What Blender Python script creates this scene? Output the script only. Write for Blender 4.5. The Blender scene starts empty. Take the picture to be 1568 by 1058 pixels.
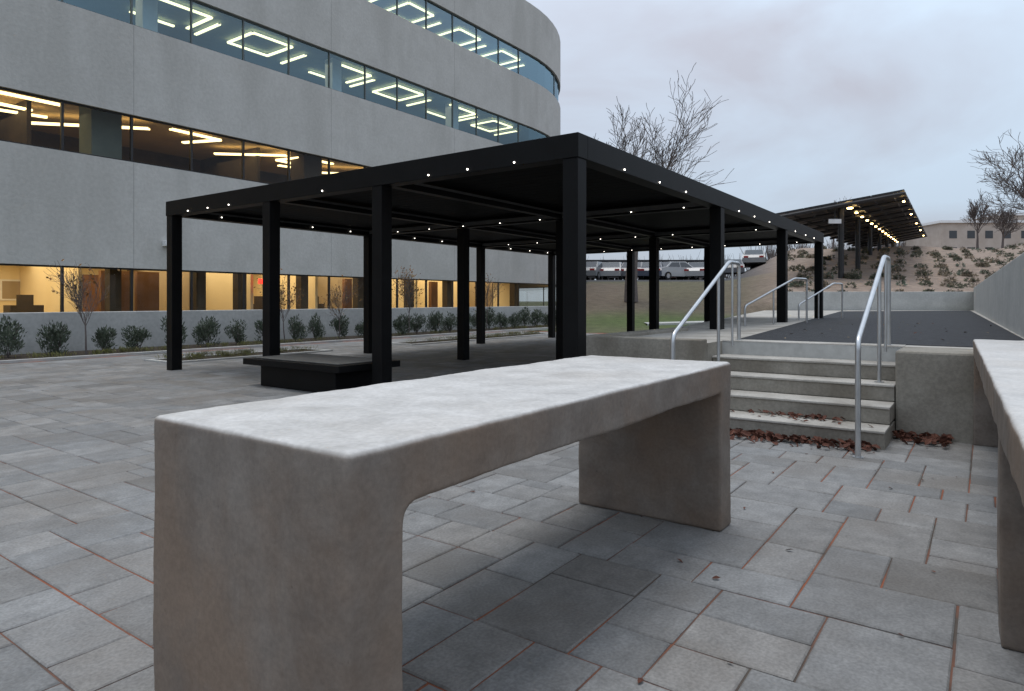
import bpy, math, random
from mathutils import Vector, Matrix, noise
random.seed(7)
S=bpy.context.scene
try:
    S.view_settings.view_transform='Standard'; S.view_settings.look='None'; S.view_settings.exposure=0
except Exception: pass
CH=1.2; F=1017.0
TH=math.atan2(.8135,.5815)
def w2(a,b):   # site axes -> world
    return (a*.5815-b*.8138, a*.8135+b*.5812)

# ------------------------------------------------------------ materials
def newmat(n):
    m=bpy.data.materials.new(n); m.use_nodes=True
    nt=m.node_tree; return m,nt,nt.nodes,nt.links,nt.nodes['Principled BSDF']
def noisy(n,c1,c2,scale=3,rough=.8,bump=.2,bscale=40,metal=0,c3=None,s3=.8,attr=None,coord='Object',spec=.3,bdist=.01,t3=(.48,.66),grain=0,gs=.12,vs=None):
    m,nt,N,L,P=newmat(n)
    tc=N.new('ShaderNodeTexCoord')
    n1=N.new('ShaderNodeTexNoise'); n1.inputs['Scale'].default_value=scale; n1.inputs['Detail'].default_value=6; n1.inputs['Roughness'].default_value=.65
    L.new(tc.outputs[coord],n1.inputs['Vector'])
    r=N.new('ShaderNodeValToRGB'); r.color_ramp.elements[0].position=.32; r.color_ramp.elements[1].position=.68
    r.color_ramp.elements[0].color=(*c1,1); r.color_ramp.elements[1].color=(*c2,1)
    L.new(n1.outputs['Fac'],r.inputs['Fac']); out=r.outputs['Color']
    if c3:
        n3=N.new('ShaderNodeTexNoise'); n3.inputs['Scale'].default_value=s3; n3.inputs['Detail'].default_value=5
        if vs:
            mp=N.new('ShaderNodeMapping'); mp.inputs['Scale'].default_value=vs; L.new(tc.outputs[coord],mp.inputs[0]); L.new(mp.outputs[0],n3.inputs['Vector'])
        else: L.new(tc.outputs[coord],n3.inputs['Vector'])
        r3=N.new('ShaderNodeValToRGB'); r3.color_ramp.elements[0].position=t3[0]; r3.color_ramp.elements[1].position=t3[1]
        L.new(n3.outputs['Fac'],r3.inputs['Fac'])
        mx=N.new('ShaderNodeMixRGB'); L.new(r3.outputs['Color'],mx.inputs[0]); L.new(out,mx.inputs[1]); mx.inputs[2].default_value=(*c3,1)
        out=mx.outputs[0]
    if grain:
        n4=N.new('ShaderNodeTexNoise'); n4.inputs['Scale'].default_value=grain; n4.inputs['Detail'].default_value=2
        L.new(tc.outputs[coord],n4.inputs['Vector'])
        r4=N.new('ShaderNodeValToRGB'); r4.color_ramp.elements[0].position=.35; r4.color_ramp.elements[1].position=.65
        r4.color_ramp.elements[0].color=(1-gs,1-gs,1-gs,1); r4.color_ramp.elements[1].color=(1+gs,1+gs,1+gs,1)
        L.new(n4.outputs['Fac'],r4.inputs['Fac'])
        m4=N.new('ShaderNodeMixRGB'); m4.blend_type='MULTIPLY'; m4.inputs[0].default_value=1; L.new(out,m4.inputs[1]); L.new(r4.outputs[0],m4.inputs[2]); out=m4.outputs[0]
    if attr:
        at=N.new('ShaderNodeVertexColor'); at.layer_name=attr
        mu=N.new('ShaderNodeMixRGB'); mu.blend_type='MULTIPLY'; mu.inputs[0].default_value=1
        L.new(out,mu.inputs[1]); L.new(at.outputs['Color'],mu.inputs[2]); out=mu.outputs[0]
    L.new(out,P.inputs['Base Color'])
    P.inputs['Roughness'].default_value=rough; P.inputs['Metallic'].default_value=metal
    P.inputs['Specular IOR Level'].default_value=spec
    if bump>0:
        n2=N.new('ShaderNodeTexNoise'); n2.inputs['Scale'].default_value=bscale; n2.inputs['Detail'].default_value=4
        L.new(tc.outputs[coord],n2.inputs['Vector'])
        b=N.new('ShaderNodeBump'); b.inputs['Strength'].default_value=bump; b.inputs['Distance'].default_value=bdist
        L.new(n2.outputs['Fac'],b.inputs['Height']); L.new(b.outputs['Normal'],P.inputs['Normal'])
    return m
def emit(n,c,s):
    m,nt,N,L,P=newmat(n)
    P.inputs['Base Color'].default_value=(*c,1); P.inputs['Emission Color'].default_value=(*c,1); P.inputs['Emission Strength'].default_value=s
    try: m.cycles.emission_sampling='NONE'
    except Exception: pass
    return m
def glass(n,tint,refl,fac):
    m,nt,N,L,P=newmat(n); N.remove(P)
    o=N['Material Output']; t=N.new('ShaderNodeBsdfTransparent'); t.inputs[0].default_value=(*tint,1)
    g=N.new('ShaderNodeBsdfGlossy'); g.inputs[0].default_value=(*refl,1); g.inputs['Roughness'].default_value=.03
    mx=N.new('ShaderNodeMixShader'); lw=N.new('ShaderNodeLayerWeight'); lw.inputs['Blend'].default_value=.25
    mp=N.new('ShaderNodeMapRange'); mp.inputs['To Min'].default_value=fac; mp.inputs['To Max'].default_value=min(1,fac+.45)
    L.new(lw.outputs['Fresnel'],mp.inputs['Value']); L.new(mp.outputs[0],mx.inputs[0])
    L.new(t.outputs[0],mx.inputs[1]); L.new(g.outputs[0],mx.inputs[2]); L.new(mx.outputs[0],o.inputs[0]); return m

M={}
M['facade']=noisy('facade_concrete',(.465,.455,.43),(.525,.515,.49),scale=1.3,rough=.92,bump=.5,bscale=14,c3=(.435,.425,.40),s3=.7,bdist=.015,grain=9,gs=.045,vs=(1,1,.22))
M['joint_f']=noisy('facade_joint',(.27,.265,.25),(.31,.30,.29),bump=0)
M['wallc']=noisy('wall_concrete',(.38,.38,.365),(.47,.47,.45),scale=1.6,rough=.85,bump=.2,bscale=25,grain=14,gs=.06)
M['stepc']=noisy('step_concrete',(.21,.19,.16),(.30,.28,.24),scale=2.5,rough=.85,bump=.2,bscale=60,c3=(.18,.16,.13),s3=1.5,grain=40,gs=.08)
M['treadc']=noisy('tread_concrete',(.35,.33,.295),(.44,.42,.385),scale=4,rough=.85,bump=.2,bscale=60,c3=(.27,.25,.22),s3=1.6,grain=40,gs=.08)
M['asph']=noisy('asphalt',(.018,.019,.022),(.038,.039,.043),scale=30,rough=.85,bump=.4,bscale=150,grain=9,gs=.2)
M['black']=noisy('black_metal',(.0038,.0038,.004),(.006,.006,.0065),scale=3,rough=.5,bump=.03,bscale=90,spec=.13)
M['blackr']=noisy('black_roof',(.002,.002,.002),(.004,.004,.004),scale=3,rough=.7,bump=0,spec=.1)
M['seatt']=noisy('seat_top_slate',(.07,.068,.065),(.11,.108,.10),scale=6,rough=.7,bump=.2)
M['graym']=noisy('grey_channel',(.07,.07,.072),(.11,.11,.11),scale=3,rough=.5,bump=0)
M['steel']=noisy('stainless',(.50,.51,.52),(.62,.63,.64),scale=6,rough=.33,bump=.03,metal=.9)
M['frame']=noisy('frame_metal',(.02,.02,.022),(.03,.03,.032),scale=3,rough=.4,bump=0)
M['framel']=noisy('frame_metal_light',(.09,.11,.12),(.12,.14,.15),scale=3,rough=.4,bump=0)
M['soil']=noisy('bed_mulch',(.03,.022,.016),(.07,.055,.04),scale=12,rough=1,bump=.8,bscale=40,bdist=.03)
M['kerb']=noisy('kerb_stone',(.36,.36,.35),(.46,.46,.44),scale=5,rough=.85,bump=.1)
M['bark']=noisy('bark',(.095,.080,.075),(.16,.135,.125),scale=8,rough=.95,bump=.0)
M['leafg']=noisy('shrub_foliage',(.038,.052,.037),(.12,.145,.10),scale=9,rough=.7,bump=0,coord='Object')
M['leafy']=noisy('groundcover_foliage',(.09,.10,.03),(.22,.21,.07),scale=9,rough=.8,bump=0)
M['leafo']=noisy('autumn_foliage',(.24,.09,.03),(.13,.11,.04),scale=4,rough=.8,bump=0)
M['dead']=noisy('fallen_leaf',(.05,.018,.012),(.14,.055,.035),scale=12,rough=.8,bump=0,coord='Object')
M['dry']=noisy('dry_shrub',(.13,.10,.07),(.21,.17,.12),scale=2,rough=1,bump=0)
M['sage']=noisy('sage_shrub',(.065,.068,.045),(.12,.12,.08),scale=2,rough=1,bump=0)
M['white']=noisy('white_paint',(.7,.7,.7),(.8,.8,.8),scale=3,rough=.4,bump=0)
M['tyre']=noisy('tyre',(.015,.015,.015),(.025,.025,.025),scale=3,rough=.9,bump=0)
M['carglass']=noisy('car_glass',(.02,.025,.03),(.03,.035,.04),scale=3,rough=.1,bump=0,spec=.8)
M['taill']=noisy('tail_lamp',(.3,.02,.02),(.3,.02,.02),scale=3,rough=.3,bump=0)
M['beige']=noisy('beige_cladding',(.40,.34,.29),(.50,.44,.39),scale=.6,rough=.9,bump=0)
M['inwall']=noisy('interior_wall',(.72,.60,.38),(.80,.68,.45),scale=.25,rough=.8,bump=0)
M['inred']=noisy('interior_wood_panel',(.16,.075,.035),(.24,.12,.06),scale=.8,rough=.6,bump=0)
M['indark']=noisy('interior_dark',(.045,.035,.025),(.085,.065,.045),scale=.8,rough=.7,bump=0)
M['inmid']=noisy('interior_plaster',(.30,.24,.16),(.38,.30,.2),scale=.5,rough=.8,bump=0)
M['inteal']=noisy('interior_teal',(.10,.14,.15),(.16,.21,.22),scale=.5,rough=.8,bump=0)
M['strip']=emit('led_warm',(1,.80,.40),3.4)
M['stripw']=emit('led_neutral',(1,.86,.48),2.8)
M['dot']=emit('downlight_led',(1,.93,.82),6)
M['flood']=emit('flood_led',(1,.66,.25),25)
M['exit']=emit('exit_sign_red',(1,.05,.03),2.5)
M['g1']=glass('glass_ground',(.92,.91,.87),(.7,.75,.8),.03)
M['g2']=glass('glass_second',(.84,.82,.76),(.6,.65,.7),.02)
M['g3']=glass('glass_third',(.62,.76,.82),(.44,.63,.73),.22)
M['g4']=glass('glass_fourth',(.62,.78,.86),(.50,.70,.82),.32)

# ------------------------------------------------------------ mesh helpers
class B:
    def __init__(s): s.v=[];s.f=[];s.mi=[];s.m=[]
    def mat(s,m):
        if m not in s.m: s.m.append(m)
        return s.m.index(m)
    def box(s,x0,x1,y0,y1,z0,z1,m):
        k=len(s.v); i=s.mat(m)
        s.v+= [(x0,y0,z0),(x1,y0,z0),(x1,y1,z0),(x0,y1,z0),(x0,y0,z1),(x1,y0,z1),(x1,y1,z1),(x0,y1,z1)]
        for q in [(0,3,2,1),(4,5,6,7),(0,1,5,4),(1,2,6,5),(2,3,7,6),(3,0,4,7)]:
            s.f.append(tuple(k+j for j in q)); s.mi.append(i)
    def face(s,pts,m):
        k=len(s.v); s.v+=[tuple(p) for p in pts]; s.f.append(tuple(range(k,k+len(pts)))); s.mi.append(s.mat(m))
    def prism(s,poly,z0,z1,m,mtop=None):
        k=len(s.v);n=len(poly); i=s.mat(m); it=s.mat(mtop or m)
        s.v+=[(p[0],p[1],z0) for p in poly]+[(p[0],p[1],z1) for p in poly]
        s.f.append(tuple(k+n+j for j in range(n))); s.mi.append(it)
        s.f.append(tuple(k+j for j in reversed(range(n)))); s.mi.append(i)
        for j in range(n):
            s.f.append((k+j,k+(j+1)%n,k+n+(j+1)%n,k+n+j)); s.mi.append(i)
    def tube(s,p,q,r0,r1,m,n=5):
        p=Vector(p);q=Vector(q);d=(q-p)
        if d.length<1e-6:return
        d.normalize(); u=d.orthogonal().normalized(); w=d.cross(u); k=len(s.v); i=s.mat(m)
        for c,r in((p,r0),(q,r1)):
            for j in range(n):
                an=2*math.pi*j/n; s.v.append(tuple(c+u*math.cos(an)*r+w*math.sin(an)*r))
        for j in range(n):
            s.f.append((k+j,k+(j+1)%n,k+n+(j+1)%n,k+n+j)); s.mi.append(i)
        if n>5:
            s.f.append(tuple(k+n+j for j in range(n))); s.mi.append(i)
            s.f.append(tuple(k+j for j in reversed(range(n)))); s.mi.append(i)
    def obj(s,name,parent=None,site=False,smooth=False,bevel=0,loc=(0,0,0)):
        me=bpy.data.meshes.new(name); me.from_pydata(s.v,[],s.f)
        for m in s.m: me.materials.append(M[m])
        for p,i in zip(me.polygons,s.mi): p.material_index=i; p.use_smooth=smooth
        me.update()
        o=bpy.data.objects.new(name,me); S.collection.objects.link(o)
        o.location=loc
        if site: o.rotation_euler.z=TH
        if parent: o.parent=parent
        if bevel:
            b=o.modifiers.new('b','BEVEL'); b.width=bevel; b.segments=2; b.limit_method='ANGLE'
        return o
def empty(name,site=False,loc=(0,0,0)):
    e=bpy.data.objects.new(name,None); S.collection.objects.link(e); e.location=loc
    if site: e.rotation_euler.z=TH
    return e
def sm(x):
    x=max(0,min(1,x)); return x*x*(3-2*x)

# ------------------------------------------------------------ ground
g=B(); M['ground']=noisy('ground_grass',(.05,.06,.025),(.10,.10,.05),scale=.6,rough=1,bump=.4,bscale=20)
g.face([(-500,-300,-.07),(500,-300,-.07),(500,900,-.07),(-500,900,-.07)],'ground'); g.obj('ground')

M['joint']=noisy('joint_sand',(.07,.058,.05),(.11,.09,.075),scale=8,rough=1,bump=.3,bscale=120,c3=(.25,.09,.05),s3=1.1,t3=(.45,.58))
g=B(); g.box(-9,22,-6,15.3,-.06,-.007,'joint'); g.obj('paving_bed',site=True)

# ashlar paving as real slabs
M['paver']=noisy('paver_stone',(.78,.78,.78),(1.18,1.18,1.18),scale=7,rough=.72,bump=.8,bscale=20,attr='Col',spec=.35,bdist=.010,c3=(.84,.81,.78),s3=1.6,grain=80,gs=.13)
def paving():
    U=.134; a0,b0=-8.5,-5.0; W=int(30/U); H=int(20.2/U)
    occ=[[False]*W for _ in range(H)]
    sizes=[(2,2),(3,2),(2,3),(3,3),(4,3),(4,2),(3,2),(2,2),(3,4),(2,3),(4,3)]
    V=[];Fc=[];C=[]
    for j in range(H):
        for i in range(W):
            if occ[j][i]: continue
            cand=random.sample(sizes,6)+[(2,2),(2,1),(1,2),(1,1)]
            for (w,h) in cand:
                if i+w<=W and j+h<=H and not any(occ[j+y][i+x] for y in range(h) for x in range(w)):
                    if (w,h)!=(1,1) and i+w<W and occ[j][i+w]==False and i+w+1<W and occ[j][i+w+1] and random.random()<.8: continue
                    break
            for y in range(h):
                for x in range(w): occ[j+y][i+x]=True
            x0=a0+i*U;y0=b0+j*U;x1=x0+w*U;y1=y0+h*U
            if x0>7.3 and y1<3.5: continue
            gp=.004;ch=.006
            k=len(V); dz=[random.uniform(-.002,.002) for _ in range(4)]
            jx=[(random.uniform(-.002,.002),random.uniform(-.002,.002)) for _ in range(4)]
            for n_,(x,y) in enumerate(((x0+gp,y0+gp),(x1-gp,y0+gp),(x1-gp,y1-gp),(x0+gp,y1-gp))): V.append((x+jx[n_][0],y+jx[n_][1],-.03))
            for n_,(x,y) in enumerate(((x0+gp,y0+gp),(x1-gp,y0+gp),(x1-gp,y1-gp),(x0+gp,y1-gp))): V.append((x+jx[n_][0],y+jx[n_][1],-.005+dz[n_]))
            for n_,(x,y) in enumerate(((x0+gp+ch,y0+gp+ch),(x1-gp-ch,y0+gp+ch),(x1-gp-ch,y1-gp-ch),(x0+gp+ch,y1-gp-ch))): V.append((x+jx[n_][0],y+jx[n_][1],dz[n_]))
            fs=[(8,9,10,11)]+[(4+q,4+(q+1)%4,8+(q+1)%4,8+q) for q in range(4)]+[(q,(q+1)%4,4+(q+1)%4,4+q) for q in range(4)]
            v=random.gauss(.198,.022); v=max(.14,min(.26,v)); t=random.uniform(-.004,.006)
            c=(v+t+.003,v+.001,v-.003-t,1)
            for f in fs: Fc.append(tuple(k+q for q in f)); C.append(c)
    me=bpy.data.meshes.new('stone_paving'); me.from_pydata(V,[],Fc); me.materials.append(M['paver'])
    ca=me.color_attributes.new('Col','FLOAT_COLOR','CORNER')
    vals=[]
    for p,c in zip(me.polygons,C): vals+=list(c)*p.loop_total
    ca.data.foreach_set('color',vals)
    o=bpy.data.objects.new('stone_paving',me); S.collection.objects.link(o); o.rotation_euler.z=TH
paving()

# ------------------------------------------------------------ terrain
def Xw(D): return 6.19+(D-8.03)*.6677
def terr(X,D):
    t=X/max(D,1)
    nz=noise.noise(Vector((X*.15,D*.15,0)))
    hl=2.75*sm((D-22)/26)+.02*max(0,D-48)
    hr=(.70*sm((D-20)/6)) if D<31.5 else 1.5+min(D-31.5,28)*.160+max(0,D-59.5)*.05+nz*.35
    m=sm((t-.30)/.14)
    h=hl*(1-m)+hr*m
    if X>Xw(D)+1.0:
        h=max(h,min(1.6+(X-Xw(D)-1)*.16,7)+(min(D-31.5,28)*.160 if D>31.5 else 0)*.9+nz*.2)
    h*=sm((t-.05)/.06)
    return h-.09
def terrain():
    xs=[-12+i*1.0 for i in range(165)]; ds=[6+i*1.0 for i in range(140)]
    V=[(x,d,terr(x,d)) for d in ds for x in xs]; n=len(xs)
    Fc=[(j*n+i,j*n+i+1,(j+1)*n+i+1,(j+1)*n+i) for j in range(len(ds)-1) for i in range(n-1)]
    me=bpy.data.meshes.new('hill_terrain'); me.from_pydata(V,[],Fc)
    M['terr']=noisy('hill_cover',(.75,.75,.75),(1.22,1.22,1.22),scale=2.2,rough=1,bump=.8,bscale=9,attr='Col',bdist=.06)
    me.materials.append(M['terr'])
    ca=me.color_attributes.new('Col','FLOAT_COLOR','POINT'); vals=[]
    for x,d,z in V:
        t=x/max(d,1); m=sm((t-.33)/.10)
        gr=Vector((.075,.10,.035)).lerp(Vector((.13,.105,.075)),max(0,min(1,.4+1.5*noise.noise(Vector((x*.12,d*.2,3))))) )
        if d>43: gr=Vector((.06,.06,.063))
        elif d>33: gr=gr.lerp(Vector((.13,.10,.075)),.6)
        mu=Vector((.265,.205,.165))
        if x>Xw(d)+.5 : m=1
        if d<31.2 and x<=Xw(d)+.5: m=0
        c=gr.lerp(mu,m); vals+=[c.x,c.y,c.z,1]
    ca.data.foreach_set('color',vals)
    for p in me.polygons: p.use_smooth=True
    o=bpy.data.objects.new('hill_terrain',me); S.collection.objects.link(o)
terrain()

# ------------------------------------------------------------ terrace, steps, walls
def inv(X,D): return (X*.5815+D*.8135, -.8138*X+.5812*D)
g=B()
tz=.746
pend=inv(21.4,30.3); pl=inv(11.5,30.3)
a7=7.45
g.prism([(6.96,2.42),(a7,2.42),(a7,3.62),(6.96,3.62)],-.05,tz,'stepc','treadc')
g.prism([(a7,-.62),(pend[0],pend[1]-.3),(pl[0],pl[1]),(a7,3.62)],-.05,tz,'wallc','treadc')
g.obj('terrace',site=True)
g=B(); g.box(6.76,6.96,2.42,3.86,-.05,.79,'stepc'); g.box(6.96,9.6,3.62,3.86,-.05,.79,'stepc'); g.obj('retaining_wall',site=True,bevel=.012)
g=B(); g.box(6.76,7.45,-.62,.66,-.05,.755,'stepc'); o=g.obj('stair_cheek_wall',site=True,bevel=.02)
g=B()
for k in range(5):
    a=6.05+.35*k
    if k==4: g.box(a,a+.30,.66,2.42,tz-.022,.754,'treadc'); continue
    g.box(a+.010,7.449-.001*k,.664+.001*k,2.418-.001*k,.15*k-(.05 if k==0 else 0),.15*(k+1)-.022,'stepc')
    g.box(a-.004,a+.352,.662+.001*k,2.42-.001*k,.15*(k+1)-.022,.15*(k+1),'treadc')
g.obj('concrete_steps',site=True,bevel=.006)
g=B()
p1=(7.80,2.35);p2=inv(13.6,27.5);p3=inv(20.4,29.6);p4=(7.80,-.42)
g.prism([p1,p4,p3,p2],tz-.02,tz+.006,'asph'); g.obj('asphalt_path',site=True)
g=B()
for (q0,q1) in (((3.2,21),(13.2,24.2)),((5.5,27),(15.5,28.8))):
    n=14
    for i in range(n):
        X0=q0[0]+(q1[0]-q0[0])*i/n;X1=q0[0]+(q1[0]-q0[0])*(i+1)/n;D0=q0[1]+(q1[1]-q0[1])*i/n;D1=q0[1]+(q1[1]-q0[1])*(i+1)/n
        z0=max(terr(X0,D0),-.06)+.08; z1=max(terr(X1,D1),-.06)+.08
        g.face([(X0,D0,z0),(X1,D1,z1),(X1,D1+.7,z1+.03),(X0,D0+.7,z0+.03)],'kerb')
        g.face([(X0,D0,z0-.2),(X1,D1,z1-.2),(X1,D1,z1),(X0,D0,z0)],'kerb')
g.obj('lawn_path')
g=B()
def Wp(D,off): return (Xw(D)+off*.832,D-off*.555)
g.prism([Wp(4.6,0),Wp(4.6,.3),Wp(30.6,.3),Wp(30.6,0)],-.05,1.79,'wallc'); g.obj('boundary_wall',bevel=.015)
g=B(); g.prism([(12.6,30.35),(Xw(30.4)-.02,30.35),(Xw(30.7)-.02,30.68),(12.6,30.68)],.3,1.60,'wallc')
g.obj('garden_wall',bevel=.015)
g=B(); g.box(-20,34,17.3,17.55,-.05,.93,'wallc'); g.obj('low_wall',site=True,bevel=.015)
g=B(); g.box(-14,34,15.45,17.298,-.05,.02,'soil'); g.box(-14,34,15.3,15.448,-.05,.045,'kerb')
g.obj('planting_bed',site=True)
g=B()
for (x0,x1,y0,y1) in ((6.6,10.2,12.7,13.5),(13.0,20,12.6,13.3)):
    g.box(x0-.12,x1+.12,y0-.12,y0,-.02,.03,'kerb');g.box(x0-.12,x1+.12,y1,y1+.12,-.02,.03,'kerb')
    g.box(x0-.12,x0,y0,y1,-.02,.03,'kerb');g.box(x1,x1+.12,y0,y1,-.02,.03,'kerb'); g.box(x0,x1,y0,y1,-.02,.015,'soil')
g.obj('island_bed',site=True)

# ------------------------------------------------------------ concrete benches
def bench_mat():
    m,nt,N,L,P=newmat('cast_concrete')
    tc=N.new('ShaderNodeTexCoord')
    def nz(s,d=6,r=.6,sc=None):
        n=N.new('ShaderNodeTexNoise'); n.inputs['Scale'].default_value=s;n.inputs['Detail'].default_value=d;n.inputs['Roughness'].default_value=r
        if sc:
            mp=N.new('ShaderNodeMapping'); mp.inputs['Scale'].default_value=sc; L.new(tc.outputs['Object'],mp.inputs[0]); L.new(mp.outputs[0],n.inputs['Vector'])
        else: L.new(tc.outputs['Object'],n.inputs['Vector'])
        return n.outputs['Fac']
    def ramp(f,p0,p1,c0,c1):
        r=N.new('ShaderNodeValToRGB'); r.color_ramp.elements[0].position=p0;r.color_ramp.elements[1].position=p1
        r.color_ramp.elements[0].color=(*c0,1);r.color_ramp.elements[1].color=(*c1,1);L.new(f,r.inputs[0]);return r.outputs[0]
    def mix(f,a,b,bl='MIX'):
        x=N.new('ShaderNodeMixRGB');x.blend_type=bl
        if isinstance(f,float): x.inputs[0].default_value=f
        else: L.new(f,x.inputs[0])
        L.new(a,x.inputs[1])
        if isinstance(b,tuple): x.inputs[2].default_value=(*b,1)
        else: L.new(b,x.inputs[2])
        return x.outputs[0]
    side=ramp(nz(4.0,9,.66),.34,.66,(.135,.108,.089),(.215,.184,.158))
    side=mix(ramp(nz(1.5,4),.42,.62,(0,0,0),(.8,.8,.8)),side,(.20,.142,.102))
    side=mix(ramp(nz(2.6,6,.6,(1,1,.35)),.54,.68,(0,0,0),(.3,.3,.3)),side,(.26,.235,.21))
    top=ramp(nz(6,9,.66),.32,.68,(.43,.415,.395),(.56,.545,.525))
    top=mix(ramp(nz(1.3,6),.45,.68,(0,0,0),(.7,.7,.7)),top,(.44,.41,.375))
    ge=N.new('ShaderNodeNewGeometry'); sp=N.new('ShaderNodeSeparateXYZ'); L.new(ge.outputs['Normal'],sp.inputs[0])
    f=ramp(sp.outputs['Z'],.3,.85,(0,0,0),(1,1,1))  # pale top, dark sides by normal: overhead light painted in, plus brown staining
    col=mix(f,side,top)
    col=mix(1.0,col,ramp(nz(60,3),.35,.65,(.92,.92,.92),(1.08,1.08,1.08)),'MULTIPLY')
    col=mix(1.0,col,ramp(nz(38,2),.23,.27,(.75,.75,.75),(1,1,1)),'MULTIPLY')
    L.new(col,P.inputs['Base Color']); P.inputs['Specular IOR Level'].default_value=.4
    L.new(ramp(nz(6,5),.3,.7,(.45,.45,.45),(.75,.75,.75)),P.inputs['Roughness'])
    b=N.new('ShaderNodeBump'); b.inputs['Strength'].default_value=.35;b.inputs['Distance'].default_value=.008
    L.new(nz(17,9,.68),b.inputs['Height']); L.new(b.outputs[0],P.inputs['Normal'])
    return m
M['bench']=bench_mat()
def bench(name,L_,W_,H_,legs,slab=.15,loc=(0,0),rot=0):
    lg=sorted(legs); out=[(0,H_),(L_,H_)]
    seq=[]
    for i in range(len(lg)-1,-1,-1):
        x0,x1=lg[i]; r=.045 if i<len(lg)-1 else .02
        if i<len(lg)-1:
            for q in range(5):
                an=math.pi/2*(q/4); seq.append((x1+r-r*math.sin(an),H_-slab-r+r*math.cos(an)))
        seq+= [(x1,0),(x0,0)]
        if i>0:
            r=.02
            for q in range(5):
                an=math.pi/2*(q/4); seq.append((x0-r+r*math.cos(an),H_-slab-r+r*math.sin(an)))
    poly=out+seq
    V=[(x,0,z) for x,z in poly]+[(x,W_,z) for x,z in poly]; n=len(poly)
    Fc=[tuple(range(n)),tuple(reversed(range(n,2*n)))]+[(i,n+i,n+(i+1)%n,(i+1)%n) for i in range(n)]
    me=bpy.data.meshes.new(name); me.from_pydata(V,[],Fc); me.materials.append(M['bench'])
    import bmesh
    bm=bmesh.new(); bm.from_mesh(me); bmesh.ops.recalc_face_normals(bm,faces=bm.faces); bmesh.ops.triangulate(bm,faces=[f for f in bm.faces if len(f.verts)>4]); bm.to_mesh(me); bm.free()
    o=bpy.data.objects.new(name,me); S.collection.objects.link(o)
    o.location=(*loc,-.004); o.rotation_euler.z=rot
    b=o.modifiers.new('b','BEVEL'); b.width=.010;b.segments=2;b.limit_method='ANGLE';b.angle_limit=math.radians(40)
    rm=o.modifiers.new('r','REMESH'); rm.mode='VOXEL'; rm.voxel_size=.008; rm.use_smooth_shade=True
    t1=bpy.data.textures.new('wob','CLOUDS'); t1.noise_scale=.30
    d=o.modifiers.new('d','DISPLACE'); d.texture=t1; d.strength=.014; d.mid_level=.5
    t2=bpy.data.textures.new('wob2','CLOUDS'); t2.noise_scale=.05
    d=o.modifiers.new('d2','DISPLACE'); d.texture=t2; d.strength=.003; d.mid_level=.5
    s=o.modifiers.new('s','SMOOTH'); s.iterations=1; s.factor=.5
    return o
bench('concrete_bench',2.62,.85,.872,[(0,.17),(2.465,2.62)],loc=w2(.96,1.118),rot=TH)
rot2=math.atan2(.832,.555)
q=(3.92-5.2*.555, 5.645-5.2*.832)
q=(q[0]+.845*.832,q[1]-.845*.555)
q=(q[0]-.845*.832,q[1]+.845*.555)
# local +y is the far side from the camera axis, so shift the origin to the right by the width
q=(q[0]+.845*.832,q[1]-.845*.555)
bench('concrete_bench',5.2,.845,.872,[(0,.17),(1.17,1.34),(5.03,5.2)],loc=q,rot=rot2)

# ------------------------------------------------------------ pergola
PA=[5.95,10.4,14.5,18.2]; PB=[3.46,6.3,8.65,11.43]; PW=.09; ZT=2.905; ZB=2.655
per=empty('pergola',site=True)
g=B()
for a in PA:
    for b in PB: g.box(a-PW,a+PW,b-PW,b+PW,-.03,ZB,'black')
g.obj('posts',per,bevel=.006)
g=B(); a0,a1,b0,b1=PA[0]-.1,PA[-1]+.1,PB[0]-.1,PB[-1]+.1
for a in (a0,a1-.2): g.box(a,a+.2,b0,b1,ZB,ZT,'black')
for b in (b0,b1-.2): g.box(a0+.2,a1-.2,b,b+.2,ZB+.0005,ZT-.0005,'black')
for a in PA[1:-1]: g.box(a-.08,a+.08,b0+.2,b1-.2,ZB+.01,ZB+.15,'black')
for b in PB[1:-1]: 
    for i in range(3): g.box((PA[i]+.1 if i==0 else PA[i]+.08),(PA[i+1]-.1 if i==2 else PA[i+1]-.08),b-.07,b+.07,ZB+.02,ZB+.14,'black')
g.obj('beams',per,bevel=.005)
g=B(); x=a0+.22
while x<a1-.32:
    g.box(x,x+.19,b0+.2,b1-.2,ZB+.16,ZB+.20,'blackr'); x+=.197
g.obj('roof_louvres',per)
g=B()
for a in PA[:-1]: g.box(a+.10,a+.125,b0+.25,b1-.25,ZB+.05,ZB+.09,'graym')
for b in PB[:-1]: g.box(a0+.3,a1-.3,b+.101,b+.12,ZB+.09,ZB+.12,'graym')
for b in PB[1:]: g.box(a0+.3,a1-.3,b-.12,b-.101,ZB+.09,ZB+.12,'graym')
for a in PA[1:]: g.box(a-.135,a-.105,b0+.25,b1-.25,ZB+.04,ZB+.11,'graym')
g.obj('light_channels',per)
g=B()
def dot(a,b,z,r=.011):
    g.tube((a,b,z),(a,b,z-.014),r,r,'dot',6)
for a,sg in ((PA[0],1),(PA[1],-1),(PA[1],1),(PA[2],-1),(PA[2],1),(PA[3],-1)):
    b=PB[0]+.5
    while b<PB[-1]-.3: dot(a+sg*.115,b,ZB+.045); b+=.92
for b_,sg in ((PB[0],1),(PB[-1],-1)):
    a=PA[0]+.8
    while a<PA[-1]-.2: dot(a,b_+sg*.125,ZB+.06); a+=1.0
for b in (4.15,4.8,5.4,7.35,9.6,10.2,10.8): g.tube((a0-.001,b,ZB+.035),(a0-.010,b,ZB+.035),.010,.010,'dot',8)
for a in (6.9,7.9,8.8,11.2,12.1,13.1,15.2,16.2,17.1): g.tube((a,b0+.001,ZB+.035),(a,b0-.010,ZB+.035),.010,.010,'dot',8)
g.obj('downlights',per)

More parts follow.
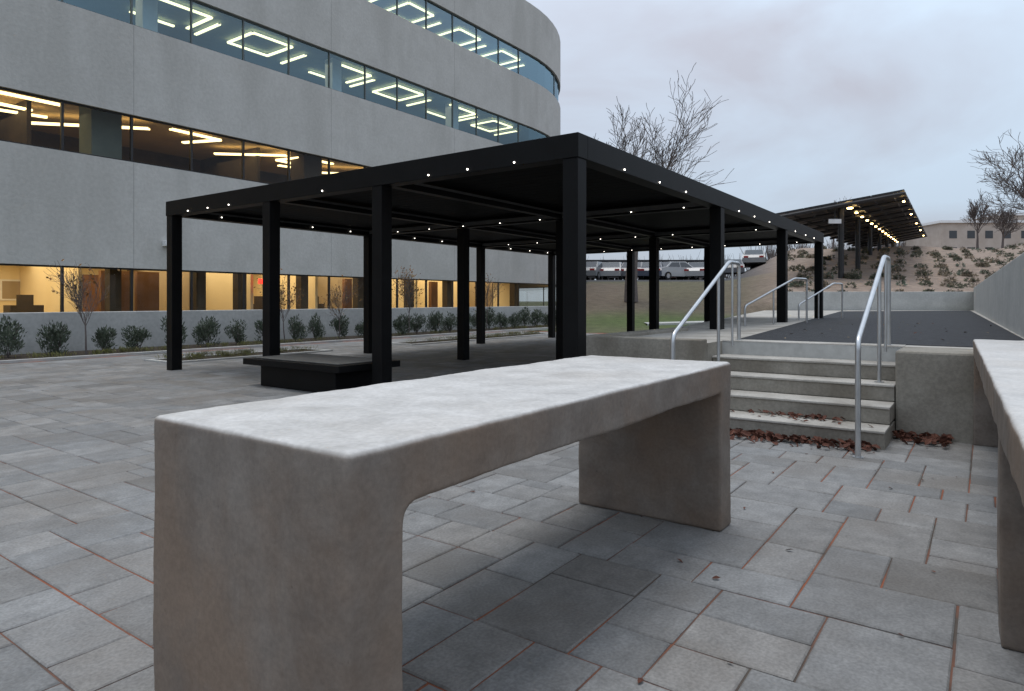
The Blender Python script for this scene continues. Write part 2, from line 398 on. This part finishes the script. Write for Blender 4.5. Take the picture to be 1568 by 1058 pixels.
sb=empty('black_bench',site=True)
g=B(); g.box(5.55,6.35,6.72,8.32,-.0,.30,'black'); g.obj('base',sb,bevel=.01)
g=B(); g.box(5.42,6.48,6.50,8.55,.30,.385,'black'); g.box(5.52,6.38,6.62,8.42,.385,.40,'seatt'); g.obj('seat',sb,bevel=.008)

# ------------------------------------------------------------ handrails
def poly_tube(pts,r,parent,name,round_=.07):
    cu=bpy.data.curves.new(name,'CURVE'); cu.dimensions='3D'; cu.bevel_depth=r; cu.bevel_resolution=4; cu.use_fill_caps=True
    P=[Vector(p) for p in pts]; out=[P[0]]
    for i in range(1,len(P)-1):
        d0=(P[i-1]-P[i]); d1=(P[i+1]-P[i]); l=min(round_,d0.length*.45,d1.length*.45)
        s0=P[i]+d0.normalized()*l; s1=P[i]+d1.normalized()*l
        for q in range(7):
            t=q/6; out.append(s0*(1-t)**2+P[i]*2*t*(1-t)+s1*t*t)
    out.append(P[-1])
    sp=cu.splines.new('POLY'); sp.points.add(len(out)-1)
    for i,p in enumerate(out): sp.points[i].co=(*p,1)
    cu.materials.append(M['steel'])
    o=bpy.data.objects.new(name,cu); S.collection.objects.link(o); o.parent=parent; return o
for b in (.80,2.28):
    h=empty('stair_handrail',site=True)
    poly_tube([(5.66,b,0),(5.66,b,.89),(7.25,b,1.62),(7.60,b,1.62),(7.60,b,.75)],.021,h,'rail')
    poly_tube([(6.90,b,.45),(6.90,b,1.44)],.017,h,'post')
    poly_tube([(7.36,b,.70),(7.36,b,1.60)],.013,h,'post_upper')
    g=B()
    for a,z in ((5.66,0),(6.9,.45),(7.6,.75)): g.tube((a,b,z),(a,b,z+.008),.04,.04,'steel',12)
    g.obj('base_plates',h)
for (X,D,z) in ((4.6,12.2,.75),(7.2,16.0,.75)):
    h=empty('ramp_handrail',loc=(X,D,z)); h.rotation_euler.z=TH-.25
    poly_tube([(-.6,0,-.1),(-.6,0,.35),(1.2,0,.88),(1.7,0,.88),(1.7,0,-.1)],.02,h,'rail')
    poly_tube([(.4,0,-.1),(.4,0,.64)],.016,h,'post')

# ------------------------------------------------------------ fallen leaves
g=B()
def leaf(x,y,z,s,m,flat=.5):
    an=random.uniform(0,6.28); tx=random.uniform(-flat,flat); ty=random.uniform(-flat,flat)
    R=Matrix.Rotation(an,3,'Z')@Matrix.Rotation(tx,3,'X')@Matrix.Rotation(ty,3,'Y')
    P=[(-s,0,0),(-.25*s,-.5*s,.22*s),(.5*s,-.35*s,.12*s),(s,0,.0),(.5*s,.35*s,.14*s),(-.25*s,.5*s,.2*s)]
    P=[R@Vector(p)+Vector((x,y,z+abs(tx)*s*.5+.004)) for p in P]
    g.face([P[0],P[1],P[2],P[3]],m); g.face([P[0],P[3],P[4],P[5]],m)
for i in range(380):
    b=random.triangular(.7,2.4,.75 if i%2 else 2.0); a=6.04-abs(random.gauss(0,.11)); leaf(a,b,random.uniform(0,.03),random.uniform(.022,.045),'dead',.9)
for i in range(60):
    leaf(6.38-abs(random.gauss(0,.07)),random.gauss(1.35,.2),.151+random.uniform(0,.02),random.uniform(.02,.04),'dead',.8)
for i in range(150):
    leaf(6.74-abs(random.gauss(0,.16)),random.uniform(.25,.65),random.uniform(0,.04),random.uniform(.025,.045),'dead',.9)
for i in range(12):
    leaf(random.uniform(6.12,6.35),random.uniform(.7,2.2),.151,random.uniform(.02,.03),'dead',.5)
for i in range(34):
    leaf(random.uniform(1.2,6),random.uniform(-.3,3.2),.002,random.uniform(.010,.020),'dead',.4)
for i in range(30):
    leaf(random.uniform(8,16),random.uniform(-.2,2.3),.757,random.uniform(.015,.03),'dry' if i%3 else 'dead',.4)
g.obj('fallen_leaves',site=True)

# ------------------------------------------------------------ shrubs
def shrubmesh(seed,h,r,n,mats,size=.035,up=.5):
    random.seed(seed); b=B()
    for i in range(9):
        an=random.uniform(0,6.28); b.tube((0,0,0),(math.cos(an)*r*.6,math.sin(an)*r*.6,h*.85),.007,.003,'bark',4)
    lobes=[(random.uniform(-.6,.6)*r,random.uniform(-.6,.6)*r,random.uniform(.2,.85)*h,random.uniform(.25,.52)) for _ in range(14)]
    for i in range(n):
        lx,ly,lz,lr=random.choice(lobes); d=Vector((random.gauss(0,1),random.gauss(0,1),random.gauss(0,1))).normalized()*random.uniform(.3,1)**.5
        p=Vector((lx+d.x*r*lr,ly+d.y*r*lr,max(.02,lz+d.z*h*lr*.7)))
        dd=(Vector((d.x,d.y,abs(d.z)+up))+Vector([random.uniform(-.6,.6) for _ in range(3)])).normalized()
        s=dd.orthogonal().normalized(); s=Matrix.Rotation(random.uniform(0,6.28),3,dd)@s
        L_=size*random.uniform(.7,1.8)
        b.face([p,p+dd*L_*.5+s*L_*.18,p+dd*L_*1.3,p+dd*L_*.5-s*L_*.18],random.choice(mats))
    return b
SM=[]
for k in range(5):
    o=shrubmesh(40+k,.62+.05*k,.34,1300,['leafg'],.048,.9).obj('shrub',site=False); SM.append(o.data)
    x,y=w2(1.5+.9*k,16.4); o.location=(x,y,.01)
random.seed(5)
a=5.95
while a<31:
    if random.random()<.95:
        o=bpy.data.objects.new('shrub',random.choice(SM)); S.collection.objects.link(o)
        x,y=w2(a+random.uniform(-.1,.1),16.4+random.uniform(-.12,.12)); o.location=(x,y,.01); o.rotation_euler.z=random.uniform(0,6)
        s=random.uniform(.85,1.15); o.scale=(s*random.uniform(.9,1.1),s,s*random.uniform(.8,1.05))
    a+=.86
b=B()
for (a0_,a1_,b0_,b1_,n) in ((6.7,10.1,12.75,13.45,26),(13.1,19.9,12.7,13.2,45),(2,30,15.55,15.95,70)):
    for i in range(n):
        cx=random.uniform(a0_,a1_);cy=random.uniform(b0_,b1_);rr=random.uniform(.1,.24)
        for j in range(70):
            d=Vector((random.gauss(0,.5),random.gauss(0,.5),0)); p=Vector((cx+d.x*rr,cy+d.y*rr,random.uniform(.01,.09)))
            dd=Vector((random.uniform(-.7,.7),random.uniform(-.7,.7),1)).normalized(); s=dd.orthogonal().normalized()
            L_=random.uniform(.05,.11); b.face([p,p+dd*L_*.5+s*.014,p+dd*L_,p+dd*L_*.5-s*.014],'leafy')
b.obj('groundcover_plants',site=True)
# hillside planting (one mass): low tufts in loose rows
b=B()
for i in range(520):
    D=32.4+2.3*int(random.uniform(0,12))+random.gauss(0,.18)
    t=random.uniform(.42,.86); X=t*D; X=round(X/1.35)*1.35+random.gauss(0,.12)
    if i>440: D=random.uniform(14,40); X=Xw(D)+random.uniform(1.5,9)
    z=terr(X,D); rr=random.uniform(.20,.34); hh=random.uniform(.25,.48)
    u_=random.random(); mt='dry' if u_<.42 else ('sage' if u_<.9 else 'leafg')
    for j in range(46):
        d=Vector((random.gauss(0,1),random.gauss(0,1),abs(random.gauss(0,1)))).normalized()
        p=Vector((X+d.x*rr*.6,D+d.y*rr*.6,z+d.z*hh*.5)); L_=random.uniform(.12,.22)
        dd=(d+Vector([random.uniform(-.5,.5) for _ in range(3)])).normalized(); s=dd.orthogonal().normalized()*L_*.25
        b.face([p,p+dd*L_*.5+s,p+dd*L_,p+dd*L_*.5-s],mt)
b.obj('hillside_shrubs')

# ------------------------------------------------------------ trees
def tree(name,seed,h,r,loc,spread=.6,depth=6,leafs=None,nleaf=0,lean=0,minr=.006,trunkfrac=.28,up=.06,width=None,prob=.45,skip=0):
    random.seed(seed); b=B(); tips=[]
    def rec(p,d,L_,r_,lv):
        n=4 if lv<2 else 3
        cur=p; dd=d; rr=r_
        for i in range(n):
            dd=(dd+Vector([random.uniform(-1,1) for _ in range(3)])*(.07+.05*lv)+Vector((0,0,up))).normalized()
            nx=cur+dd*L_/n; r2=max(minr,rr*(.86 if lv==0 else .80))
            b.tube(cur,nx,rr,r2,'bark',7 if lv==0 else (5 if lv<3 else 3))
            cur=nx; rr=r2
            if lv<depth and ((lv>0) or i>=n-2):
                if lv>1 and random.random()<skip: continue
                k=1 if lv>0 else 3
                for _ in range(k+(1 if random.random()<prob else 0)):
                    ax=dd.orthogonal().normalized(); ax=Matrix.Rotation(random.uniform(0,6.28),3,dd)@ax
                    nd=(dd*math.cos(spread)+ax*math.sin(spread)*random.uniform(.7,1.2)).normalized()
                    rec(cur,nd,L_*random.uniform(.56,.80),rr*random.uniform(.5,.68),lv+1)
        if lv>=depth-1: tips.append(cur)
        elif lv>0 : rec(cur,dd,L_*.6,rr*.8,lv+1)
    rec(Vector((0,0,0)),Vector((lean,0,1)).normalized(),h*trunkfrac,r,0)
    if leafs:
        for i in range(nleaf):
            p=random.choice(tips)+Vector([random.gauss(0,.07) for _ in range(3)])
            dd=Vector([random.uniform(-1,1) for _ in range(3)]).normalized(); s=dd.orthogonal().normalized(); L_=random.uniform(.05,.10)
            b.face([p,p+dd*L_*.5+s*L_*.35,p+dd*L_,p+dd*L_*.5-s*L_*.35],leafs)
    mx=max(v[2] for v in b.v); k=h/mx; wd=1
    if width:
        xs=sorted(v[0]*k for v in b.v); wd=width/(xs[int(.99*len(xs))]-xs[int(.01*len(xs))])
    b.v=[(v[0]*k*wd,v[1]*k*wd,v[2]*k) for v in b.v]
    o=b.obj(name,loc=loc); print(name,len(b.f)); return o
def at(px,D,dz=0):
    X=(px-784)/F*D; return (X,D,terr(X,D)+dz)
tree('bare_tree',64,11.1,.20,at(966,34),.52,5,minr=.007,up=.07,trunkfrac=.25,width=6.9,prob=.12,skip=.30)
tree('bare_tree',23,9.6,.20,at(1622,38),.6,5,minr=.008,lean=-.05,width=7.4,prob=.2,skip=.2)
tree('bare_tree',31,5.6,.10,at(1497,62),.5,4,minr=.012,prob=.3)
tree('bare_tree',37,6.5,.12,at(1275,78),.5,4,minr=.014,prob=.3)
tree('bare_tree',41,5.5,.12,at(1535,75),.55,4,minr=.014,prob=.3)
for px,bb,hh,sd in ((132,16.0,2.1,3),(436,15.9,2.1,4),(626,16.0,2.4,6),(520,16.1,2.0,8),(745,16.0,2.3,9)):
    t=(px-784)/F; D=bb/(.5812-.8138*t)
    tree('young_tree',sd,hh,.024,(t*D,D,0),.5,3,'leafo',(320 if px in(436,626) else 110) if px>200 else 60,minr=.004,trunkfrac=.42,width=.95)
random.seed(99)

# ------------------------------------------------------------ office building
bd=empty('office_building',site=True)
FB=22.0; AC=32.7; R=12.0; A0=-16
def path(off=0,n=36):
    pts=[(A0,FB+off)]
    for i in range(n+1):
        an=-math.pi/2+math.pi*i/n; rr=R-off
        pts.append((AC+rr*math.cos(an),FB+R+rr*math.sin(an)))
    pts.append((A0,FB+2*R-off)); return pts
def band(b,z0,z1,m,off=0,th=.35):
    P=path(off);Q=path(off+th);n=len(P)
    for i in range(n-1):
        b.face([(*P[i],z0),(*P[i+1],z0),(*P[i+1],z1),(*P[i],z1)],m)
        b.face([(*Q[i+1],z0),(*Q[i],z0),(*Q[i],z1),(*Q[i+1],z1)],m)
        b.face([(*P[i],z1),(*P[i+1],z1),(*Q[i+1],z1),(*Q[i],z1)],m)
        b.face([(*P[i],z0),(*Q[i],z0),(*Q[i+1],z0),(*P[i+1],z0)],m)
rows=[(.12,2.22),(5.58,7.08),(9.93,11.50),(14.28,15.80)]
g=B(); zz=[-.1]+[z for r in rows for z in r]+[18.8]
for i in range(0,len(zz),2): band(g,zz[i],zz[i+1],'facade')
g.box(A0,A0+.3,FB,FB+2*R,-.1,18.8,'facade')
g.obj('walls',bd)
g=B()
for i in range(2,len(zz),2):
    a=2.35
    while a<AC: g.box(a,a+.014,FB-.002,FB+.01,zz[i]+.01,zz[i+1]-.01,'joint_f'); a+=7.8
g.obj('panel_joints',bd)
g=B()
for ri,(z0,z1) in enumerate(rows):
    fm='frame' if ri<2 else 'framel'
    band(g,z0,z0+.05,fm,.10,.08); band(g,z1-.05,z1,fm,.10,.08)
    a=12.1-1.95*13
    while a<AC+.5:
        w=.035 if ri<2 else .022
        g.box(a-w,a+w,FB+.095,FB+.185,z0+.05,z1-.05,fm); a+=1.95
    for k in range(1,9 if ri<3 else 3):
        an=-math.pi/2+k*.33; x=AC+(R-.14)*math.cos(an); y=FB+R+(R-.14)*math.sin(an); g.box(x-.03,x+.03,y-.03,y+.03,z0+.05,z1-.05,fm)
g.obj('window_frames',bd)
for i,(z0,z1) in enumerate(rows):
    g=B(); P=path(.14); m='g%d'%(i+1)
    for k in range(len(P)-1): g.face([(*P[k],z0+.03),(*P[k+1],z0+.03),(*P[k+1],z1-.03),(*P[k],z1-.03)],m)
    g.obj('window_glass_%d'%(i+1),bd)
g=B(); P=path(.36)
for z,m in ((-.06,'inmid'),(4.6,'inmid'),(9.0,'inteal'),(13.4,'inteal'),(18.0,'facade')): g.prism(P,z,z+.12,m)
for z,m in ((2.62,'inwall'),(7.45,'inmid'),(11.78,'inteal'),(16.05,'inteal')): g.prism(P,z,z+.08,m)
g.obj('floor_slabs',bd)
g=B()
bz=FB+6.5
g.box(A0+.4,AC+8,bz,bz+.1,.06,2.62,'inwall')
g.box(A0+.4,AC+8,bz,bz+.1,4.72,7.45,'indark')
g.box(A0+.4,AC+8,bz,bz+.1,9.12,11.78,'inteal')
g.box(A0+.4,AC+8,bz,bz+.1,13.52,16.05,'inteal')
random.seed(3)
for a,m in ((4.5,'inwall'),(9.2,'inwall'),(12.9,'inmid'),(15.3,'inwall'),(18.4,'inwall'),(21.5,'inmid'),(24.6,'inwall'),(28.5,'inwall'),(31,'inmid')): g.box(a,a+.12,FB+1.6,bz,.06,2.62,m)
for a,w,m in ((9.6,1.1,'indark'),(10.9,.9,'inred'),(12.0,.7,'indark'),(13.6,1.0,'indark'),(19.3,1.2,'indark'),(22.4,.9,'inred'),(26,1.2,'indark'),(29,1,'inred')):
    g.box(a,a+w,bz-.12,bz-.01,.06,2.2,m)
for a,w in ((10.0,1.0),(11.15,.75),(20.3,.4),(26.1,.5)): g.box(a,a+w,FB+1.9,FB+2.1,.06,2.2,'inred')
for a in (5.2,9.75,12.6,14.2,17.0,20,23.2,26,32): g.box(a,a+.35,FB+.7,FB+1.05,.06,2.62,'indark')
for a in (2.2,6.4,7.7,16.0,18.8,24.8):
    g.box(a,a+.9,FB+2.6,FB+3.2,.06,1.05,'indark'); g.box(a+.2,a+.65,FB+2.7,FB+2.75,1.05,1.38,'indark')
for a in (3.4,8.6,13.4,17.8,22.2,27.5): g.box(a,a+1.1,bz-.05,bz-.011,1.2,1.95,'white'); g.box(a+.06,a+1.04,bz-.06,bz-.051,1.26,1.89,'inmid')
for a in (9.3,17.3,25.3): g.box(a,a+.9,FB+.9,FB+1.8,4.72,7.45,'inteal' if a<10 else 'indark')
for a in (3,11,19,27): g.box(a,a+.5,FB+1.2,FB+1.7,9.12,11.78,'white')
for a in (8,16,24): g.box(a,a+.12,FB+2.2,bz,4.72,7.45,'indark')
g.obj('interior_walls',bd)
def strip(g,x0,y0,x1,y1,z,m,w=.055):
    d=Vector((x1-x0,y1-y0,0)); n=Vector((-d.y,d.x,0)).normalized()*w; p=Vector((x0,y0,z));q=Vector((x1,y1,z))
    k=Vector((0,0,.06))
    g.face([p-n,p+n,q+n,q-n],m); g.face([p-n,q-n,q-n+k,p-n+k],m); g.face([p+n,p+n+k,q+n+k,q+n],m)
g=B()
for i in range(13):
    x=1.6+i*2.6+random.uniform(-.3,.3); z=7.12; y=FB+1.0+random.uniform(-.1,.5); k=i%4
    if k==0: strip(g,x,y,x+1.9,y+.1,z,'strip',.08); strip(g,x+1.9,y+.1,x+1.3,y+1.6,z,'strip',.08)
    elif k==1: strip(g,x,y+2.3,x+1.9,y+.2,z,'strip',.09)
    elif k==2: strip(g,x,y,x+1.6,y,z,'strip',.08); strip(g,x,y,x-.3,y+1.3,z,'strip',.08); strip(g,x-.3,y+1.3,x+1.3,y+1.4,z,'strip',.08); strip(g,x+.4,y+2.2,x+1.9,y+1.9,z,'strip',.07)
    else: strip(g,x-.4,y+2.7,x+2.3,y+.2,z,'strip',.09)
for r_,z in ((0,11.62),(1,15.92)):
    for i in range(7):
        x=7.4+i*3.9+r_*.8; y=FB+1.3
        if i%2==0 or r_:
            strip(g,x,y,x+1.8,y,z,'stripw'); strip(g,x+1.8,y,x+1.8,y+1.7,z,'stripw'); strip(g,x+1.8,y+1.7,x,y+1.7,z,'stripw'); strip(g,x,y+1.7,x,y,z,'stripw')
        else:
            strip(g,x,y,x+2.2,y,z,'stripw'); strip(g,x+2.2,y,x+2.2,y+1.7,z,'stripw'); strip(g,x+.2,y+1.9,x+1.8,y+1.9,z,'stripw')
        strip(g,x+2.7,y+.3,x+2.7,y+2.0,z,'stripw')
for i in range(9):
    strip(g,4+i*3.6,FB+2.2,5.8+i*3.6,FB+2.2,2.50,'strip',.05)
g.obj('ceiling_lights',bd)
g=B(); g.box(15.4,15.75,FB+1.2,FB+1.25,1.85,2.05,'exit'); g.obj('exit_sign',bd)
g=B(); g.box(11.05,11.3,FB-.22,FB-.002,2.98,3.16,'white'); g.box(11.12,11.23,FB-.34,FB-.22,3.0,3.1,'white'); g.obj('wall_floodlight',bd,bevel=.01)
def area(name,a,b,z,sx,sy,e,c):
    l=bpy.data.lights.new(name,'AREA'); l.shape='RECTANGLE'; l.size=sx;l.size_y=sy;l.energy=e;l.color=c
    o=bpy.data.objects.new(name,l); S.collection.objects.link(o); o.parent=bd; o.location=(a,b,z); return o
area('ground_floor_ceiling_lamp',13,FB+3.4,2.58,52,4,1600,(1,.82,.52))
area('second_floor_ceiling_lamp',13,FB+3.2,7.14,50,4,420,(1,.74,.42))
area('third_floor_ceiling_lamp',16,FB+3.2,11.58,44,4,300,(1,.85,.6))

# ------------------------------------------------------------ solar canopy on the hill
sc=empty('solar_canopy')
w=Vector((.549,.836,0)); PL=Vector((14.0,36,5.78)); PR=Vector((21.3,36,7.15)); LEN=46; rise=Vector((0,0,1.3))
g=B()
n=12
def pt(f,s,dz=0): return PL.lerp(PR,s)+w*LEN*f+rise*f+Vector((0,0,dz))
for i in range(n):
    f0=i/n;f1=(i+.965)/n
    for j in range(4):
        s0=j/4;s1=(j+.975)/4
        q=[pt(f0,s0),pt(f0,s1),pt(f1,s1),pt(f1,s0)]; q2=[p+Vector((0,0,.09)) for p in q]
        g.face(q[::-1],'frame'); g.face(q2,'carglass')
        for k in range(4): g.face([q[k],q[(k+1)%4],q2[(k+1)%4],q2[k]],'frame')
g.obj('panels',sc)
g=B()
for i in range(13):
    f=i/12.6
    a_=pt(f,.0,-.14);b_=pt(f,1,-.14); g.tube(a_,b_,.10,.10,'frame',6)
for s in (.12,.37,.62,.9): g.tube(pt(0,s,-.05),pt(1,s,-.05),.06,.06,'frame',6)
for i in range(6):
    f=.03+i*.18; p=pt(f,.5,-.15); g.tube(p,(p.x,p.y,terr(p.x,p.y)-.3),.16,.16,'frame',8)
g.obj('steel_frame',sc)
g=B()
for i in range(14):
    p=pt(.015+i*.068,.58,-.28); r=.15 if i==0 else .08; g.tube(p,p+Vector((0,0,-.06)),r,r,'flood',8)
for i in range(5):
    p=pt(.06+i*.2,.97,-.25); g.tube(p,p+Vector((0,0,-.06)),.06,.06,'flood',8)
g.obj('floodlights',sc)
g=B(); p=pt(.01,.47,-.9); g.box(p.x-.35,p.x+.35,p.y-.03,p.y+.03,p.z-.12,p.z+.12,'white')
g.box(p.x-.02,p.x+.02,p.y-.02,p.y+.02,p.z+.12,p.z+.85,'frame'); g.obj('clearance_sign',sc)
pc=empty('parking_canopy')
g=B(); g.box(5,27,58,64,4.35,4.75,'frame')
for x in (7,12,17,22,26): g.box(x-.12,x+.12,60.8,61.1,2.5,4.35,'frame')
g.obj('roof_and_posts',pc)
g=B()
for x in range(6,27,2): g.tube((x,59,4.33),(x,59,4.27),.07,.07,'dot',8)
g.obj('floodlights',pc)

# ------------------------------------------------------------ cars
def car(X,D,rot,col):
    nm='car_paint_%d'%len(M); M[nm]=noisy(nm,col,col,rough=.3,bump=0,spec=.6)
    e=empty('parked_car',loc=(X,D,terr(X,D)+.02)); e.rotation_euler.z=rot
    prof=[(-2.2,.3),(-2.22,.7),(-2.0,.92),(-1.5,1.0),(-.95,1.42),(.55,1.46),(1.25,1.02),(2.05,.86),(2.25,.6),(2.2,.3)]
    g=B(); n=len(prof); wd=.88
    def yy(z): return wd-(max(0,z-.95)*.35)
    for i in range(n):
        p,q=prof[i],prof[(i+1)%n]
        g.face([(p[0],-yy(p[1]),p[1]),(p[0],yy(p[1]),p[1]),(q[0],yy(q[1]),q[1]),(q[0],-yy(q[1]),q[1])],nm)
    for s in (-1,1):
        g.face([(p[0],s*yy(p[1]),p[1]) for p in prof],nm)
    g.obj('body',e,bevel=.03)
    g=B()
    for s in (-1,1):
        g.face([(x,s*(yy(z)+.012),z) for x,z in ((-1.35,1.02),(-.88,1.36),(-.15,1.39),(-.15,1.02))],'carglass')
        g.face([(x,s*(yy(z)+.012),z) for x,z in ((-.08,1.02),(-.08,1.39),(.5,1.40),(1.08,1.02))],'carglass')
    g.face([(1.22,-.74,1.06),(1.22,.74,1.06),(.62,.66,1.43),(.62,-.66,1.43)],'carglass')
    g.face([(-1.48,-.74,1.03),(-1.48,.74,1.03),(-1.0,.66,1.41),(-1.0,-.66,1.41)],'carglass')
    g.obj('windows',e)
    g=B()
    for x in (-1.4,1.4):
        for s in (-1,1): g.tube((x,s*.72,.32),(x,s*.93,.32),.32,.32,'tyre',14); g.tube((x,s*.93,.32),(x,s*.94,.32),.18,.18,'steel',10)
    g.obj('wheels',e)
    g=B()
    for s in (-.6,.6): g.box(2.16,2.235,s-.18,s+.18,.62,.76,'white'); g.box(-2.235,-2.17,s-.18,s+.18,.7,.84,'taill')
    g.obj('lights',e)
for px,D,r,c in ((906,52,1.2,(.16,.17,.18)),(938,53,1.3,(.3,.3,.3)),(972,53,1.2,(.12,.12,.13)),(1032,52,.5,(.4,.4,.4)),(1072,53,1.1,(.36,.36,.36)),(1120,55,1.3,(.12,.12,.13)),(1155,57,1.2,(.25,.25,.25)),
    (918,60,1.3,(.35,.35,.35)),(955,60.5,1.3,(.08,.08,.09)),(1000,60,1.2,(.3,.3,.31)),(1045,61,1.25,(.2,.05,.04)),(1092,60,1.3,(.35,.35,.35)),(1000,52.5,1.25,(.05,.06,.09))):
    car((px-784)/F*D,D,r,c)

# ------------------------------------------------------------ distant buildings
def dist_build(name,X0,X1,D,z0,z1,m):
    e=empty(name,loc=(X0,D,0)); g=B(); W_=X1-X0
    g.box(0,W_,0,9,z0,z1,m); g.box(-.3,W_+.3,-.3,9.3,z1,z1+.35,'white'); g.obj('walls',e)
    g=B(); x=1.2
    while x<W_-1.5:
        z=z0+(z1-z0)*.45; 
        while z<z1-1.2: g.box(x,x+1.1,-.03,.02,z,z+1.1,'carglass'); z+=2.4
        x+=2.6
    g.obj('windows',e)
dist_build('distant_apartment_building',62,76,96,4,12.4,'beige')
dist_build('distant_house',76,100,104,4,14.5,'beige')
dist_build('distant_warehouse',30,44,140,2,9,'beige')
b=B(); random.seed(12)
for i in range(260):
    t=random.uniform(.08,.95); D=random.uniform(100,140); X=t*D; z=terr(X,D); h=random.uniform(2.5,5.5)
    if t>.62: h*=.8
    for j in range(12):
        an=random.uniform(0,6.28); sx=random.uniform(.05,.45)*h
        b.tube((X,D,z),(X+math.cos(an)*sx,D+math.sin(an)*sx,z+h*random.uniform(.6,1)),.07,.015,'bark',3)
b.obj('distant_trees')

# ------------------------------------------------------------ light, sky
sd=Vector((-.10,.05,.98)).normalized()
l=bpy.data.lights.new('sun','SUN'); l.energy=1.4; l.angle=math.radians(26); l.color=(1,.95,.88)
o=bpy.data.objects.new('sun',l); S.collection.objects.link(o); o.rotation_euler=sd.to_track_quat('Z','Y').to_euler()
W=bpy.data.worlds.new('World'); S.world=W; W.use_nodes=True
N=W.node_tree.nodes; L=W.node_tree.links; N.clear()
out=N.new('ShaderNodeOutputWorld'); b1=N.new('ShaderNodeBackground'); b2=N.new('ShaderNodeBackground'); mx=N.new('ShaderNodeMixShader')
sky=N.new('ShaderNodeTexSky'); sky.sky_type='NISHITA'; sky.sun_disc=False; sky.sun_elevation=math.asin(sd.z); sky.sun_rotation=math.atan2(sd.x,sd.y)
b1.inputs[1].default_value=.12; L.new(sky.outputs[0],b1.inputs[0])
tc=N.new('ShaderNodeTexCoord'); mp=N.new('ShaderNodeMapping'); mp.inputs['Scale'].default_value=(1,1,2.2); mp.inputs['Location'].default_value=(1.35,.3,.6); L.new(tc.outputs['Generated'],mp.inputs[0])
nz=N.new('ShaderNodeTexNoise'); nz.inputs['Scale'].default_value=2.6; nz.inputs['Detail'].default_value=6; nz.inputs['Roughness'].default_value=.5; nz.inputs['Distortion'].default_value=.5
L.new(mp.outputs[0],nz.inputs['Vector'])
cr=N.new('ShaderNodeValToRGB'); e=cr.color_ramp.elements; e[0].position=.34; e[0].color=(.545,.565,.645,1); e[1].position=.62; e[1].color=(.67,.80,.95,1)
L.new(nz.outputs['Fac'],cr.inputs[0])
sp=N.new('ShaderNodeSeparateXYZ'); L.new(tc.outputs['Generated'],sp.inputs[0])
mr=N.new('ShaderNodeMapRange'); mr.inputs['From Min'].default_value=.05; mr.inputs['From Max'].default_value=.42; mr.inputs['To Min'].default_value=.80; mr.inputs['To Max'].default_value=1.22; L.new(sp.outputs['Z'],mr.inputs[0])
mr2=N.new('ShaderNodeMapRange'); mr2.inputs['From Min'].default_value=.42; mr2.inputs['From Max'].default_value=1; mr2.inputs['To Min'].default_value=1; mr2.inputs['To Max'].default_value=1.5; L.new(sp.outputs['Z'],mr2.inputs[0])
mu=N.new('ShaderNodeMath'); mu.operation='MULTIPLY'; L.new(mr.outputs[0],mu.inputs[0]); L.new(mr2.outputs[0],mu.inputs[1])
L.new(cr.outputs[0],b2.inputs[0]); L.new(mu.outputs[0],b2.inputs[1])
mx.inputs[0].default_value=.92; L.new(b1.outputs[0],mx.inputs[1]); L.new(b2.outputs[0],mx.inputs[2]); L.new(mx.outputs[0],out.inputs[0])

cam=bpy.data.cameras.new('camera'); co=bpy.data.objects.new('camera',cam); S.collection.objects.link(co)
co.location=(0,0,CH); co.rotation_euler=(math.pi/2,0,0); cam.sensor_width=36; cam.lens=F/1568*36; cam.shift_y=-69/1568; cam.clip_end=2000; cam.clip_start=.05
S.camera=co
